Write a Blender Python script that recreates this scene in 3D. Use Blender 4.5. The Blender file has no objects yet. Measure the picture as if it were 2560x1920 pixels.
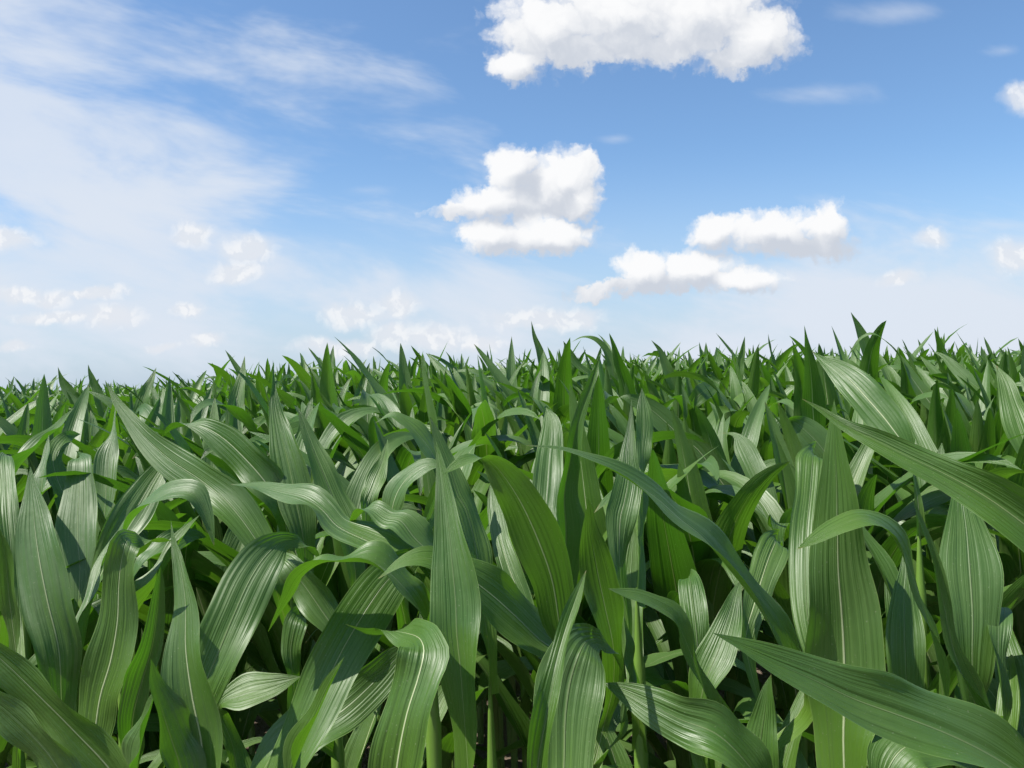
import bpy, math, random
import numpy as np
from mathutils import Vector

R = math.radians
random.seed(11)
rng = np.random.default_rng(11)
scene = bpy.context.scene
COL = scene.collection

# ------------------------------------------------------------------ camera
CAM_Z = 1.75
ROLL = R(1.5)
FPX = 2009.0                      # focal length in pixels of a 2560 wide frame
cam_data = bpy.data.cameras.new("camera")
cam_data.sensor_width = 36.0
cam_data.lens = 36.0 * FPX / 2560.0
cam_data.clip_start = 0.05
cam_data.clip_end = 5000.0
cam = bpy.data.objects.new("camera", cam_data)
COL.objects.link(cam)
cam.location = (0, 0, CAM_Z)
CR, SR = math.cos(ROLL), math.sin(ROLL)
RIGHT = Vector((CR, 0, -SR)); UP = Vector((SR, 0, CR)); FWD = Vector((0, 1, 0))
from mathutils import Matrix
cam.matrix_world = Matrix(((RIGHT.x, UP.x, 0, 0), (0, 0, -1, 0), (RIGHT.z, UP.z, 0, CAM_Z), (0, 0, 0, 1)))
scene.camera = cam

# ------------------------------------------------------------------ sun and exposure
SUN_EL, SUN_AZ = 57.0, -107.0      # azimuth from +Y, positive to the right: the sun stands left and behind
saz, sel = R(SUN_AZ), R(SUN_EL)
SUN_DIR = Vector((math.sin(saz) * math.cos(sel), math.cos(saz) * math.cos(sel), math.sin(sel)))
sun_data = bpy.data.lights.new("sun", 'SUN')
sun_data.energy = 5.0
sun_data.angle = R(0.5)
sun_data.color = (1.0, 0.955, 0.88)
sun = bpy.data.objects.new("sun", sun_data)
COL.objects.link(sun)
sun.rotation_euler = SUN_DIR.to_track_quat('Z', 'Y').to_euler()
scene.view_settings.view_transform = 'Standard'
scene.view_settings.look = 'None'
EXPO = 0.58
scene.view_settings.exposure = EXPO
scene.view_settings.gamma = 1.0
scene.view_settings.use_curve_mapping = False
scene.cycles.max_bounces = 5
scene.cycles.diffuse_bounces = 4
scene.cycles.glossy_bounces = 2
scene.cycles.transmission_bounces = 4
scene.cycles.use_adaptive_sampling = True
scene.cycles.adaptive_threshold = 0.025
scene.cycles.use_denoising = True

# ------------------------------------------------------------------ world: Nishita sky with clouds
world = bpy.data.worlds.new("World")
scene.world = world
world.use_nodes = True
wt = world.node_tree
wt.nodes.clear()

class NT:
    def __init__(s, tree): s.t = tree
    def n(s, typ, **kw):
        nd = s.t.nodes.new(typ)
        for k, v in kw.items(): setattr(nd, k, v)
        return nd
    def put(s, sock, v):
        if hasattr(v, 'is_output') or isinstance(v, bpy.types.NodeSocket): s.t.links.new(v, sock)
        elif v is not None: sock.default_value = v
    def m(s, op, a, b=None, c=None, clamp=False):
        nd = s.n('ShaderNodeMath', operation=op, use_clamp=clamp)
        for i, v in enumerate((a, b, c)):
            if v is not None: s.put(nd.inputs[i], v)
        return nd.outputs[0]
    def v(s, op, a, b=None, c=None, out=0):
        nd = s.n('ShaderNodeVectorMath', operation=op)
        for i, x in enumerate((a, b, c)):
            if x is not None:
                if op == 'SCALE' and i == 1: s.put(nd.inputs['Scale'], x)
                else: s.put(nd.inputs[i], x)
        return nd.outputs['Value'] if out else nd.outputs[0]
    def noise(s, vec, scale, detail=4, rough=0.5, dist=0.0, color=False, two=False):
        nd = s.n('ShaderNodeTexNoise', noise_dimensions='2D' if two else '3D')
        s.put(nd.inputs['Vector'], vec)
        nd.inputs['Scale'].default_value = scale
        nd.inputs['Detail'].default_value = detail
        nd.inputs['Roughness'].default_value = rough
        nd.inputs['Distortion'].default_value = dist
        return nd.outputs['Color'] if color else nd.outputs[0]
    def ss(s, x, a, b, lo=0.0, hi=1.0):
        nd = s.n('ShaderNodeMapRange', interpolation_type='SMOOTHSTEP')
        s.put(nd.inputs[0], x)
        for i, q in enumerate((a, b, lo, hi)): s.put(nd.inputs[i + 1], q)
        return nd.outputs[0]
    def mix(s, f, a, b):
        nd = s.n('ShaderNodeMix', data_type='RGBA')
        s.put(nd.inputs[0], f)
        s.put(nd.inputs[6], (*a, 1) if isinstance(a, tuple) else a)
        s.put(nd.inputs[7], (*b, 1) if isinstance(b, tuple) else b)
        return nd.outputs[2]

def sky_uv(px, py):
    """a point of the photograph (2212 wide view) as a direction in the sky: x/y and z/y"""
    k = 2560 / 2212
    a, b = (px * k - 1280) / FPX, (960 - py * k) / FPX
    d = RIGHT * a + UP * b + FWD
    return d.x / d.y, d.z / d.y

KU = 2560 / 2212 / FPX
CUMULUS = [  # x, y, rx, ry  one puff each
    (1180, 58, 130, 92), (1340, 20, 190, 112), (1510, 30, 180, 112), (1640, 80, 90, 80), (1110, 135, 66, 42), (1400, 100, 170, 46), (1250, 112, 110, 40), (1590, 128, 78, 36),
    (1108, 365, 50, 60), (1215, 385, 84, 72), (1060, 430, 90, 46), (985, 452, 66, 26), (1245, 425, 58, 46), (1150, 440, 120, 44), (1160, 400, 60, 40), (1262, 350, 34, 30),
    (1058, 506, 66, 46), (1180, 505, 118, 46), (1130, 526, 120, 34),
    (1552, 500, 62, 46), (1680, 498, 120, 50), (1800, 482, 52, 56), (1730, 528, 140, 36),
    (1388, 592, 76, 48), (1510, 590, 116, 50), (1310, 628, 78, 20), (1600, 612, 100, 34), (1450, 625, 160, 22),
]
HAZY = [
    (418, 506, 46, 28), (530, 545, 58, 34), (505, 590, 60, 26),
    (36, 640, 62, 20), (110, 648, 50, 20), (246, 682, 62, 28), (412, 670, 38, 20), (120, 688, 90, 16), (35, 748, 36, 12), (205, 632, 70, 14),
    (850, 728, 60, 30), (935, 734, 90, 32), (740, 752, 110, 22), (690, 745, 50, 18), (760, 684, 80, 28), (862, 664, 48, 32), (1040, 742, 60, 20),
    (1180, 688, 120, 28), (1260, 685, 46, 26), (450, 735, 40, 18), (350, 745, 40, 10),
    (2190, 552, 62, 40), (2014, 522, 36, 24), (2205, 215, 46, 34), (20, 515, 60, 26), (1945, 600, 44, 16),
]

def blob_group(name, blobs):
    g = bpy.data.node_groups.new(name, 'ShaderNodeTree')
    g.interface.new_socket('p', in_out='INPUT', socket_type='NodeSocketVector')
    g.interface.new_socket('d', in_out='OUTPUT', socket_type='NodeSocketFloat')
    N = NT(g)
    gi, go = N.n('NodeGroupInput'), N.n('NodeGroupOutput')
    acc = None
    for (x, y, rx, ry) in blobs:
        u, v = sky_uv(x, y)
        iu, iv = 1 / (rx * 1.06 * KU), 1 / (ry * 1.06 * KU)
        q = N.v('MULTIPLY_ADD', gi.outputs[0], (iu, iv, 0), (-u * iu, -v * iv, 0))
        l = N.v('LENGTH', q, out=1)
        acc = l if acc is None else N.m('SMOOTH_MIN', acc, l, 0.18)
    g.links.new(acc, go.inputs[0])
    return g

W = NT(wt)
tc = W.n('ShaderNodeTexCoord')
sep = W.n('ShaderNodeSeparateXYZ'); wt.links.new(tc.outputs['Generated'], sep.inputs[0])
ya = W.m('MAXIMUM', W.m('ABSOLUTE', sep.outputs[1]), 0.12)
uu = W.m('DIVIDE', sep.outputs[0], ya)
vv = W.m('DIVIDE', sep.outputs[2], ya)
cmb = W.n('ShaderNodeCombineXYZ')
wt.links.new(uu, cmb.inputs[0]); wt.links.new(vv, cmb.inputs[1])
P = cmb.outputs[0]

sky = W.n('ShaderNodeTexSky', sky_type='NISHITA')
sky.sun_disc = False
sky.sun_elevation = sel
sky.sun_rotation = saz
sky.altitude = 50
sky.air_density = 1.0
sky.dust_density = 1.0
sky.ozone_density = 1.6
SKY_STRENGTH = 0.105 * 2 ** (0.5 - EXPO)

K = 2.0 ** -EXPO          # the colours below are as photographed; the exposure is taken out again
def tint(c): return tuple(q * K for q in c)
n1 = W.v('SUBTRACT', W.noise(P, 9.0, 2, 0.5, color=True, two=True), (0.5, 0.5, 0.5))
n2 = W.v('SUBTRACT', W.noise(P, 36.0, 4, 0.62, color=True, two=True), (0.5, 0.5, 0.5))
gC = blob_group('cumulus_field', CUMULUS)
gS = blob_group('cumulus_depth', [CUMULUS[i] for i in (0, 1, 2, 3, 4, 8, 9, 10, 12, 16, 17, 19, 20, 21, 23, 24, 26)])
gH = blob_group('hazy_field', HAZY)
def use(g, vec):
    nd = W.n('ShaderNodeGroup'); nd.node_tree = g
    wt.links.new(vec, nd.inputs[0])
    return nd.outputs[0]

PW = W.v('ADD', P, W.v('ADD', W.v('SCALE', n1, 0.036), W.v('SCALE', n2, 0.032)))
PH = W.v('ADD', P, W.v('ADD', W.v('SCALE', n1, 0.022), W.v('SCALE', n2, 0.014)))
dC = use(gC, PW)
PS = W.v('ADD', P, W.v('ADD', W.v('SCALE', n1, 0.030), W.v('SCALE', n2, 0.010)))
dS1 = use(gS, PS)
dC2 = use(gS, W.v('ADD', PS, (-0.009, 0.020, 0)))
dH = use(gH, PH)
vor = W.n('ShaderNodeTexVoronoi', voronoi_dimensions='2D', feature='F1')
W.put(vor.inputs['Vector'], PW)
vor.inputs['Scale'].default_value = 46.0; vor.inputs['Detail'].default_value = 1.0; vor.inputs['Roughness'].default_value = 0.55
bil = W.m('SUBTRACT', vor.outputs['Distance'], 0.47)
aC = W.ss(W.m('MULTIPLY_ADD', bil, 0.30, dC), 1.16, 0.62)
aH = W.m('MULTIPLY', W.ss(W.m('MULTIPLY_ADD', bil, 0.16, dH), 1.30, 0.40), 0.84)
# grey undersides where more cloud stands between a point and the sun
shade = W.ss(W.m('MULTIPLY_ADD', bil, 0.22, W.m('SUBTRACT', dS1, W.m('MULTIPLY', dC2, 0.92))), -0.30, 0.55)
cloud_col = W.mix(shade, tint((0.97, 0.975, 0.985)), tint((0.61, 0.655, 0.735)))
haze_col = W.mix(W.ss(bil, -0.1, 0.3), tint((0.92, 0.93, 0.95)), tint((0.78, 0.815, 0.875)))

# cirrus veils: streaky noise, denser to the left and low on the right
rot = W.n('ShaderNodeVectorRotate', rotation_type='Z_AXIS'); wt.links.new(P, rot.inputs['Vector']); rot.inputs['Angle'].default_value = R(14)
stv = W.v('MULTIPLY', rot.outputs[0], (1.0, 3.2, 1.0))
st = W.noise(stv, 3.2, 5, 0.58, dist=0.2, two=True)
def veil(cx, cy, rx, ry, lo, hi, amp):
    u, v = sky_uv(cx, cy)
    q = W.v('MULTIPLY_ADD', P, (1 / (rx * KU), 1 / (ry * KU), 0), (-u / (rx * KU), -v / (ry * KU), 0))
    l = W.v('LENGTH', q, out=1)
    f = W.m('SUBTRACT', st, W.m('MULTIPLY', l, 0.40))
    return W.m('MULTIPLY', W.ss(f, lo, hi), amp)
vl = veil(-20, 330, 760, 460, 0.0, 0.46, 0.84)
vl2 = veil(100, 600, 640, 210, -0.10, 0.42, 0.62)
vr = veil(2000, 690, 900, 200, -0.08, 0.36, 0.92)
vm = veil(1060, 640, 330, 90, -0.02, 0.45, 0.6)
w1 = veil(800, 410, 100, 22, 0.1, 0.6, 0.34)
w2 = veil(1330, 300, 60, 18, 0.1, 0.6, 0.36)
w3 = veil(1770, 200, 190, 40, 0.12, 0.6, 0.42)
w4 = veil(2170, 110, 80, 26, 0.15, 0.6, 0.5)
ci = vl
w5 = veil(1960, 25, 150, 34, 0.12, 0.6, 0.4)
for q in (vl2, vr, vm, w1, w2, w3, w4, w5):
    ci = W.m('SUBTRACT', 1.0, W.m('MULTIPLY', W.m('SUBTRACT', 1.0, ci), W.m('SUBTRACT', 1.0, q)))
# thin cirrus goes on over the rest of the sky
gen = W.m('MULTIPLY', W.ss(st, 0.50, 0.80), 0.30)
side = W.ss(W.m('ABSOLUTE', uu), 0.75, 1.3)
ci = W.m('MAXIMUM', ci, W.m('MULTIPLY', gen, side))
# pale air towards the horizon
hz = W.m('MULTIPLY', W.ss(vv, 0.30, -0.02), 0.80)
skycol = W.v('MULTIPLY', W.v('SCALE', sky.outputs[0], SKY_STRENGTH), (0.86, 1.05, 1.19))
c1 = W.mix(hz, skycol, tint((0.56, 0.67, 0.82)))
c2 = W.mix(ci, c1, tint((0.74, 0.80, 0.895)))
c3 = W.mix(aH, c2, haze_col)
c4 = W.mix(aC, c3, cloud_col)
bg = W.n('ShaderNodeBackground'); bg.inputs['Strength'].default_value = 1.0
wt.links.new(c4, bg.inputs['Color'])
wo = W.n('ShaderNodeOutputWorld'); wt.links.new(bg.outputs[0], wo.inputs['Surface'])
world.cycles.sampling_method = 'NONE'      # an even sky: found well enough by the bounces themselves

# ------------------------------------------------------------------ materials
def new_mat(name):
    m = bpy.data.materials.new(name); m.use_nodes = True
    m.node_tree.nodes.clear()
    return m, NT(m.node_tree)

def leaf_material():
    m, N = new_mat("maize_leaf")
    L = m.node_tree.links
    uv = N.n('ShaderNodeUVMap'); uv.uv_map = "UVMap"
    sp = N.n('ShaderNodeSeparateXYZ'); L.new(uv.outputs[0], sp.inputs[0])
    u, v = sp.outputs[0], sp.outputs[1]
    oi = N.n('ShaderNodeObjectInfo')
    geo = N.n('ShaderNodeNewGeometry')
    rnd = oi.outputs['Random']
    off = N.n('ShaderNodeCombineXYZ'); L.new(N.m('MULTIPLY', rnd, 37.0), off.inputs[1])
    def stretched(k, scale, detail, rough=0.5):
        return N.noise(N.v('MULTIPLY_ADD', uv.outputs[0], (1.0, k, 0.0), off.outputs[0]), scale, detail, rough, two=True)
    # parallel veins: noise stretched along the leaf
    vein_f = stretched(0.03, 46.0, 2)
    vein_c = stretched(0.05, 14.0, 2)
    blotch = stretched(5.0, 1.3, 3, 0.6)
    sheen_patch = N.noise(geo.outputs['Position'], 3.0, 3, 0.5)
    au = N.m('ABSOLUTE', N.m('SUBTRACT', u, 0.5))
    mw = N.m('MULTIPLY_ADD', N.m('SUBTRACT', 1.0, v), 0.020, 0.005)
    mid = N.m('SUBTRACT', 1.0, N.ss(N.m('DIVIDE', au, mw), 0.55, 1.25))
    mid = N.m('MULTIPLY', mid, N.ss(v, 0.97, 0.55))
    edge = N.ss(au, 0.485, 0.497)
    base = N.mix(N.m('MULTIPLY_ADD', rnd, 0.5, N.m('MULTIPLY', blotch, 0.5)), (0.032, 0.098, 0.007), (0.080, 0.158, 0.015))
    base = N.mix(N.m('MULTIPLY', N.ss(vein_f, 0.40, 0.66), 0.08), base, (0.110, 0.190, 0.040))
    base = N.mix(N.m('MULTIPLY', N.ss(vein_c, 0.35, 0.7), 0.12), base, (0.085, 0.160, 0.026))
    base = N.mix(N.m('MULTIPLY', N.ss(N.m('MULTIPLY_ADD', blotch, 0.2, v), 0.58, 0.05), 0.85), base, (0.105, 0.200, 0.014))
    # greyer stretches: the pale sheen of reflected sky, painted into the leaf colour
    base = N.mix(N.m('MULTIPLY', N.ss(sheen_patch, 0.40, 0.62), 0.30), base, (0.110, 0.172, 0.070))
    base = N.mix(N.m('MULTIPLY', mid, N.m('MULTIPLY_ADD', N.ss(N.m('FRACT', N.m('MULTIPLY', rnd, 7.13)), 0.35, 0.85), 0.7, 0.22)), base, (0.48, 0.54, 0.30))
    base = N.mix(N.m('MULTIPLY', edge, 0.5), base, (0.22, 0.33, 0.09))
    # weathering: dry tips on some leaves, pale specks and scuffs
    r2 = N.m('FRACT', N.m('MULTIPLY', rnd, 13.7))
    dry = N.m('MULTIPLY', N.ss(N.m('MULTIPLY_ADD', blotch, 0.10, v), 1.02, 1.06), N.ss(r2, 0.6, 0.7))
    base = N.mix(N.m('MULTIPLY', dry, 0.85), base, (0.24, 0.17, 0.075))
    speck = N.ss(stretched(7.0, 24.0, 1), 0.76, 0.80)
    base = N.mix(N.m('MULTIPLY', speck, 0.45), base, (0.30, 0.34, 0.20))
    trans = N.mix(rnd, (0.10, 0.32, 0.010), (0.16, 0.38, 0.015))
    trans = N.mix(N.m('MULTIPLY', N.ss(vein_f, 0.40, 0.66), 0.5), trans, (0.10, 0.27, 0.012))
    trans = N.mix(N.m('MULTIPLY', mid, 0.6), trans, (0.34, 0.42, 0.10))
    h = N.m('ADD', N.m('MULTIPLY', vein_c, 1.0), N.m('MULTIPLY', vein_f, 0.16))
    h = N.m('ADD', h, N.m('MULTIPLY', mid, 0.7))
    h = N.m('MULTIPLY_ADD', blotch, 0.8, h)
    bump = N.n('ShaderNodeBump'); bump.inputs['Strength'].default_value = 0.62; bump.inputs['Distance'].default_value = 0.0032
    L.new(h, bump.inputs['Height'])
    pr = N.n('ShaderNodeBsdfPrincipled')
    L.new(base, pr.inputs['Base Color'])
    L.new(N.m('MULTIPLY_ADD', blotch, 0.26, 0.35), pr.inputs['Roughness'])
    pr.inputs['Specular IOR Level'].default_value = 0.70
    L.new(bump.outputs[0], pr.inputs['Normal'])
    tr = N.n('ShaderNodeBsdfTranslucent')
    L.new(trans, tr.inputs['Color']); L.new(bump.outputs[0], tr.inputs['Normal'])
    mx = N.n('ShaderNodeMixShader'); mx.inputs[0].default_value = 0.28
    L.new(pr.outputs[0], mx.inputs[1]); L.new(tr.outputs[0], mx.inputs[2])
    out = N.n('ShaderNodeOutputMaterial'); L.new(mx.outputs[0], out.inputs[0])
    return m

def stalk_material():
    m, N = new_mat("maize_stalk")
    L = m.node_tree.links
    tcn = N.n('ShaderNodeTexCoord')
    n1 = N.noise(N.v('MULTIPLY', tcn.outputs['Object'], (60.0, 60.0, 2.0)), 2.0, 3, 0.5)
    n2 = N.noise(tcn.outputs['Object'], 9.0, 3, 0.5)
    c = N.mix(n1, (0.09, 0.18, 0.022), (0.16, 0.27, 0.040))
    c = N.mix(N.m('MULTIPLY', n2, 0.5), c, (0.09, 0.18, 0.03))
    b = N.n('ShaderNodeBump'); b.inputs['Strength'].default_value = 0.3; b.inputs['Distance'].default_value = 0.002
    L.new(n1, b.inputs['Height'])
    pr = N.n('ShaderNodeBsdfPrincipled'); L.new(c, pr.inputs['Base Color']); pr.inputs['Roughness'].default_value = 0.42
    L.new(b.outputs[0], pr.inputs['Normal'])
    o = N.n('ShaderNodeOutputMaterial'); L.new(pr.outputs[0], o.inputs[0])
    return m

def soil_material():
    m, N = new_mat("soil")
    L = m.node_tree.links
    tcn = N.n('ShaderNodeTexCoord')
    n1 = N.noise(tcn.outputs['Object'], 1.4, 6, 0.6)
    n2 = N.noise(tcn.outputs['Object'], 28.0, 5, 0.65)
    c = N.mix(n1, (0.13, 0.095, 0.065), (0.24, 0.185, 0.135))
    c = N.mix(N.m('MULTIPLY', n2, 0.6), c, (0.085, 0.062, 0.045))
    b = N.n('ShaderNodeBump'); b.inputs['Strength'].default_value = 0.8; b.inputs['Distance'].default_value = 0.03
    L.new(n2, b.inputs['Height'])
    pr = N.n('ShaderNodeBsdfPrincipled'); L.new(c, pr.inputs['Base Color']); pr.inputs['Roughness'].default_value = 0.95
    L.new(b.outputs[0], pr.inputs['Normal'])
    o = N.n('ShaderNodeOutputMaterial'); L.new(pr.outputs[0], o.inputs[0])
    return m

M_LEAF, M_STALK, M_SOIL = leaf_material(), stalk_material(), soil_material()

# ------------------------------------------------------------------ ground
def ground_z(x, y):
    """the field rises gently away from the camera to a low swell and falls off to the left"""
    x = np.asarray(x, float); y = np.asarray(y, float)
    rise = np.interp(y, [-50, 1.2, 3.0, 5.0, 7.5, 12.0, 20.0, 45.0, 90.0], [-0.09, -0.09, -0.04, 0.05, 0.13, 0.20, 0.24, 0.22, 0.0])
    u = np.clip(x / np.maximum(y, 1.0), -1.2, 1.2)
    lat = np.interp(u, [-1.2, -0.65, -0.35, -0.15, 0.2, 0.45, 0.7, 1.2], [0.0, 0.08, 0.42, 0.85, 1.0, 0.72, 0.55, 0.4])
    return -0.09 + (rise + 0.09) * (0.42 + 0.58 * lat) - 0.012 * np.clip(-x, 0, 14) * np.exp(-np.maximum(y - 25, 0) / 25)

def build_ground():
    a = np.concatenate([-np.geomspace(1200, 14, 12), np.linspace(-12, 12, 49), np.geomspace(14, 1200, 12)])
    b = np.concatenate([-np.geomspace(200, 3, 6), np.linspace(-2, 30, 65), np.geomspace(33, 3000, 16)])
    X, Y = np.meshgrid(a, b)
    near = (np.abs(X) < 13) & (Y > -3) & (Y < 31)
    Z = ground_z(X, Y) + np.where(near, rng.normal(0, 0.012, X.shape), 0)
    v = np.stack([X, Y, Z], -1).reshape(-1, 3)
    n, k = len(b), len(a)
    f = [(i * k + j, i * k + j + 1, (i + 1) * k + j + 1, (i + 1) * k + j) for i in range(n - 1) for j in range(k - 1)]
    me = bpy.data.meshes.new("ground"); me.from_pydata(v.tolist(), [], f); me.shade_smooth()
    me.materials.append(M_SOIL)
    o = bpy.data.objects.new("ground", me); COL.objects.link(o)
    o["kind"] = "structure"; o["label"] = "brown soil of the field under the maize"
build_ground()

# ------------------------------------------------------------------ leaf shapes
def grid_faces(nr, nc):
    i, j = np.meshgrid(np.arange(nr - 1), np.arange(nc - 1), indexing='ij')
    a = i * nc + j
    return np.stack([a, a + 1, a + nc + 1, a + nc], -1).reshape(-1, 4)

def grid_uv(nr, nc):
    v, u = np.meshgrid(np.linspace(0, 1, nr), np.linspace(0, 1, nc), indexing='ij')
    return np.stack([u, v], -1).reshape(-1, 2)

def mesh_from(name, verts, faces, uv, mat):
    me = bpy.data.meshes.new(name)
    nf = len(faces)
    me.vertices.add(len(verts)); me.vertices.foreach_set('co', np.asarray(verts, np.float32).ravel())
    me.loops.add(nf * 4); me.loops.foreach_set('vertex_index', np.asarray(faces, np.int32).ravel())
    me.polygons.add(nf)
    me.polygons.foreach_set('loop_start', np.arange(nf, dtype=np.int32) * 4)
    me.polygons.foreach_set('loop_total', np.full(nf, 4, np.int32))
    me.polygons.foreach_set('use_smooth', np.ones(nf, bool))
    l = me.uv_layers.new(name="UVMap")
    l.data.foreach_set('uv', np.asarray(uv, np.float32)[np.asarray(faces).ravel()].ravel())
    me.materials.append(mat)
    me.update(calc_edges=True); me.validate()
    return me

def norm(a):
    return a / np.maximum(np.linalg.norm(a, axis=-1, keepdims=True), 1e-9)

def wprofile(s):
    """width of a maize leaf from collar (0) to tip (1), 1 at the widest"""
    up = 0.55 + 0.45 * np.sin(np.clip(s / 0.38, 0, 1) * np.pi / 2)
    dn = np.clip((1 - s) / 0.62, 0, 1)
    return up * dn ** 0.72

def sweep(c, side, hw, fold, nc, ruffle=0.0, seed=0.0, pleat=0.0):
    """a leaf blade: centreline c, unit side vectors, half widths, gutter depth"""
    t = norm(np.gradient(c, axis=0))
    side = norm(side - t * np.sum(side * t, -1, keepdims=True))
    n = np.cross(side, t)
    nr = len(c)
    u = np.linspace(-1, 1, nc)
    s = np.linspace(0, 1, nr)
    fold = np.broadcast_to(fold, (nr,))
    au = np.abs(u)
    gut = (au ** 1.35)[None, :] * fold[:, None] * hw[:, None]
    env = np.sin(np.pi * np.clip(s * 1.05, 0, 1))[:, None]
    ruf = ruffle * env * (au ** 2)[None, :] * (np.sin(s * 23 + seed * 7 + 1.7 * np.sign(u)[None, :].T.T[0][:, None].T * 1.0 if False else s * 23 + seed * 7)[:, None] * (u > 0)[None, :] + np.sin(s * 19 + seed * 13 + 2)[:, None] * (u <= 0)[None, :])
    pl = pleat * hw[:, None] * (np.cos(u * np.pi * 4.1 + seed) + 0.7 * np.cos(u * np.pi * 6.7 + seed * 3.1))[None, :] * env * (0.6 + 0.4 * np.sin(s * 9 + seed * 5))[:, None] * 0.034
    cosf = 1 / np.sqrt(1 + (fold * 0.8) ** 2)
    pts = c[:, None, :] + side[:, None, :] * (u[None, :] * (hw * cosf)[:, None])[..., None] + n[:, None, :] * (gut + ruf + pl)[..., None]
    return pts.reshape(-1, 3)

def leaf_arrays(prm, nr, nc):
    """a procedural leaf starting at the origin and growing towards +X"""
    s = np.linspace(0, 1, nr)
    phi = prm['phi0'] - prm['droop'] * s ** prm['pow']
    phi = np.maximum(phi, R(-82))
    az = prm['drift'] * s ** 2
    t = np.stack([np.cos(phi) * np.cos(az), np.cos(phi) * np.sin(az), np.sin(phi)], -1)
    ds = prm['L'] / (nr - 1)
    c = np.concatenate([np.zeros((1, 3)), np.cumsum((t[1:] + t[:-1]) / 2 * ds, axis=0)])
    sd = np.stack([np.sin(az), -np.cos(az), np.zeros(nr)], -1)
    nn = np.cross(sd, t)
    tw = prm['twist'] * s ** 1.5
    sd = sd * np.cos(tw)[:, None] + nn * np.sin(tw)[:, None]
    hw = prm['W'] / 2 * wprofile(s)
    fold = prm['fold0'] * (1 - s) ** 1.2 + prm['fold1']
    return sweep(c, sd, hw, fold, nc, prm['ruffle'], prm['seed'], prm['pleat'])

def prm_of(kind, r):
    g = r.uniform
    if kind == 'whorl':       # erect leaves of the growing tip
        return dict(L=g(0.38, 0.58), phi0=R(g(72, 88)), droop=R(g(3, 48)), pow=g(1.6, 3.2), drift=g(-0.6, 0.6), W=g(0.080, 0.108), twist=g(-1.0, 1.0),
                    fold0=g(0.5, 1.0), fold1=g(0.10, 0.45), ruffle=g(0.0, 0.004), seed=g(0, 9), pleat=g(0.4, 1.0))
    if kind == 'arch':        # upper leaves, bending over
        return dict(L=g(0.62, 0.84), phi0=R(g(66, 84)), droop=R(g(85, 150)), pow=g(1.7, 3.4), drift=g(-0.7, 0.7), W=g(0.094, 0.118), twist=g(-1.1, 1.1),
                    fold0=g(0.4, 0.7), fold1=g(0.02, 0.22), ruffle=g(0.003, 0.014), seed=g(0, 9), pleat=g(0.1, 0.6))
    if kind == 'slant':       # leaves running out straight at an angle
        return dict(L=g(0.60, 0.84), phi0=R(g(56, 76)), droop=R(g(10, 55)), pow=g(1.2, 2.4), drift=g(-0.4, 0.4), W=g(0.090, 0.114), twist=g(-0.9, 0.9),
                    fold0=g(0.4, 0.7), fold1=g(0.04, 0.30), ruffle=g(0.002, 0.008), seed=g(0, 9), pleat=g(0.1, 0.7))
    return dict(L=g(0.62, 0.82), phi0=R(g(48, 70)), droop=R(g(80, 135)), pow=g(1.1, 2.0), drift=g(-0.6, 0.6), W=g(0.075, 0.10), twist=g(-0.8, 0.8),
                fold0=g(0.3, 0.6), fold1=g(0.02, 0.15), ruffle=g(0.003, 0.012), seed=g(0, 9), pleat=g(0.1, 0.4))

KINDS_N = {'whorl': 20, 'arch': 26, 'slant': 18, 'low': 14}
LIB = {k: [prm_of(k, random) for _ in range(n)] for k, n in KINDS_N.items()}
NR, NC = 22, 7
LF, LUV = grid_faces(NR, NC), grid_uv(NR, NC)
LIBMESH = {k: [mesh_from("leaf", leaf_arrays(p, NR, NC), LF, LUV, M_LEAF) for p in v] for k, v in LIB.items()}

WIND = math.pi + 0.25      # the blades lean to the left
def plan_plant(r, top=1.31):
    """which leaves a plant carries: (kind, index, height on the stalk, azimuth, scale, mirror)"""
    out = []
    th = r.choice((-1, 1)) * math.pi / 2 + r.gauss(0, 0.6)      # the two ranks of leaves stand mostly across the rows
    z = top
    seq = ['whorl', r.choice(['whorl', 'whorl', 'slant']), r.choice(['whorl', 'arch', 'slant']), r.choice(['slant', 'arch']), r.choice(['slant', 'arch']), 'arch', 'arch', r.choice(['arch', 'slant']), 'arch', 'low', 'low']
    for i, k in enumerate(seq):
        tb = th - (0.6 if k == 'whorl' else 0.38) * math.sin(th - WIND)
        out.append((k, r.randrange(KINDS_N[k]), z, tb, r.uniform(0.88, 1.1), r.choice((-1, 1))))
        th += math.pi + r.uniform(-0.45, 0.45)
        z -= r.uniform(0.02, 0.05) if i < 5 else r.uniform(0.08, 0.13)
    return out

def stalk_mesh(h, r0=0.015, r1=0.009, bend=(0, 0)):
    zs = []
    z = 0.0
    while z < h - 0.05:
        zs += [z, z + 0.012]
        z += 0.15
    zs += [h - 0.015, h]
    nv = 9
    v, f, uv = [], [], []
    for i, z in enumerate(zs):
        t = z / h
        rad = (r0 + (r1 - r0) * t) * min(1.0, 0.12 + (h - z) / 0.16)
        if i % 2 == 0 and i < len(zs) - 1: rad *= 1.22
        for j in range(nv):
            a = 2 * math.pi * j / nv
            v.append((bend[0] * t * t + rad * math.cos(a), bend[1] * t * t + rad * math.sin(a), z)); uv.append((j / nv, t))
    for i in range(len(zs) - 1):
        for j in range(nv):
            f.append((i * nv + j, i * nv + (j + 1) % nv, (i + 1) * nv + (j + 1) % nv, (i + 1) * nv + j))
    return mesh_from("stalk", v, f, uv, M_STALK)
STALKS = [stalk_mesh(1.33) for _ in range(3)]

def new_plant(loc, label, group=None):
    e = bpy.data.objects.new("maize_plant", None); COL.objects.link(e)
    e.location = loc; e.empty_display_size = 0.1
    e["label"] = label; e["category"] = "maize plant"
    if group: e["group"] = group
    return e

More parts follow.
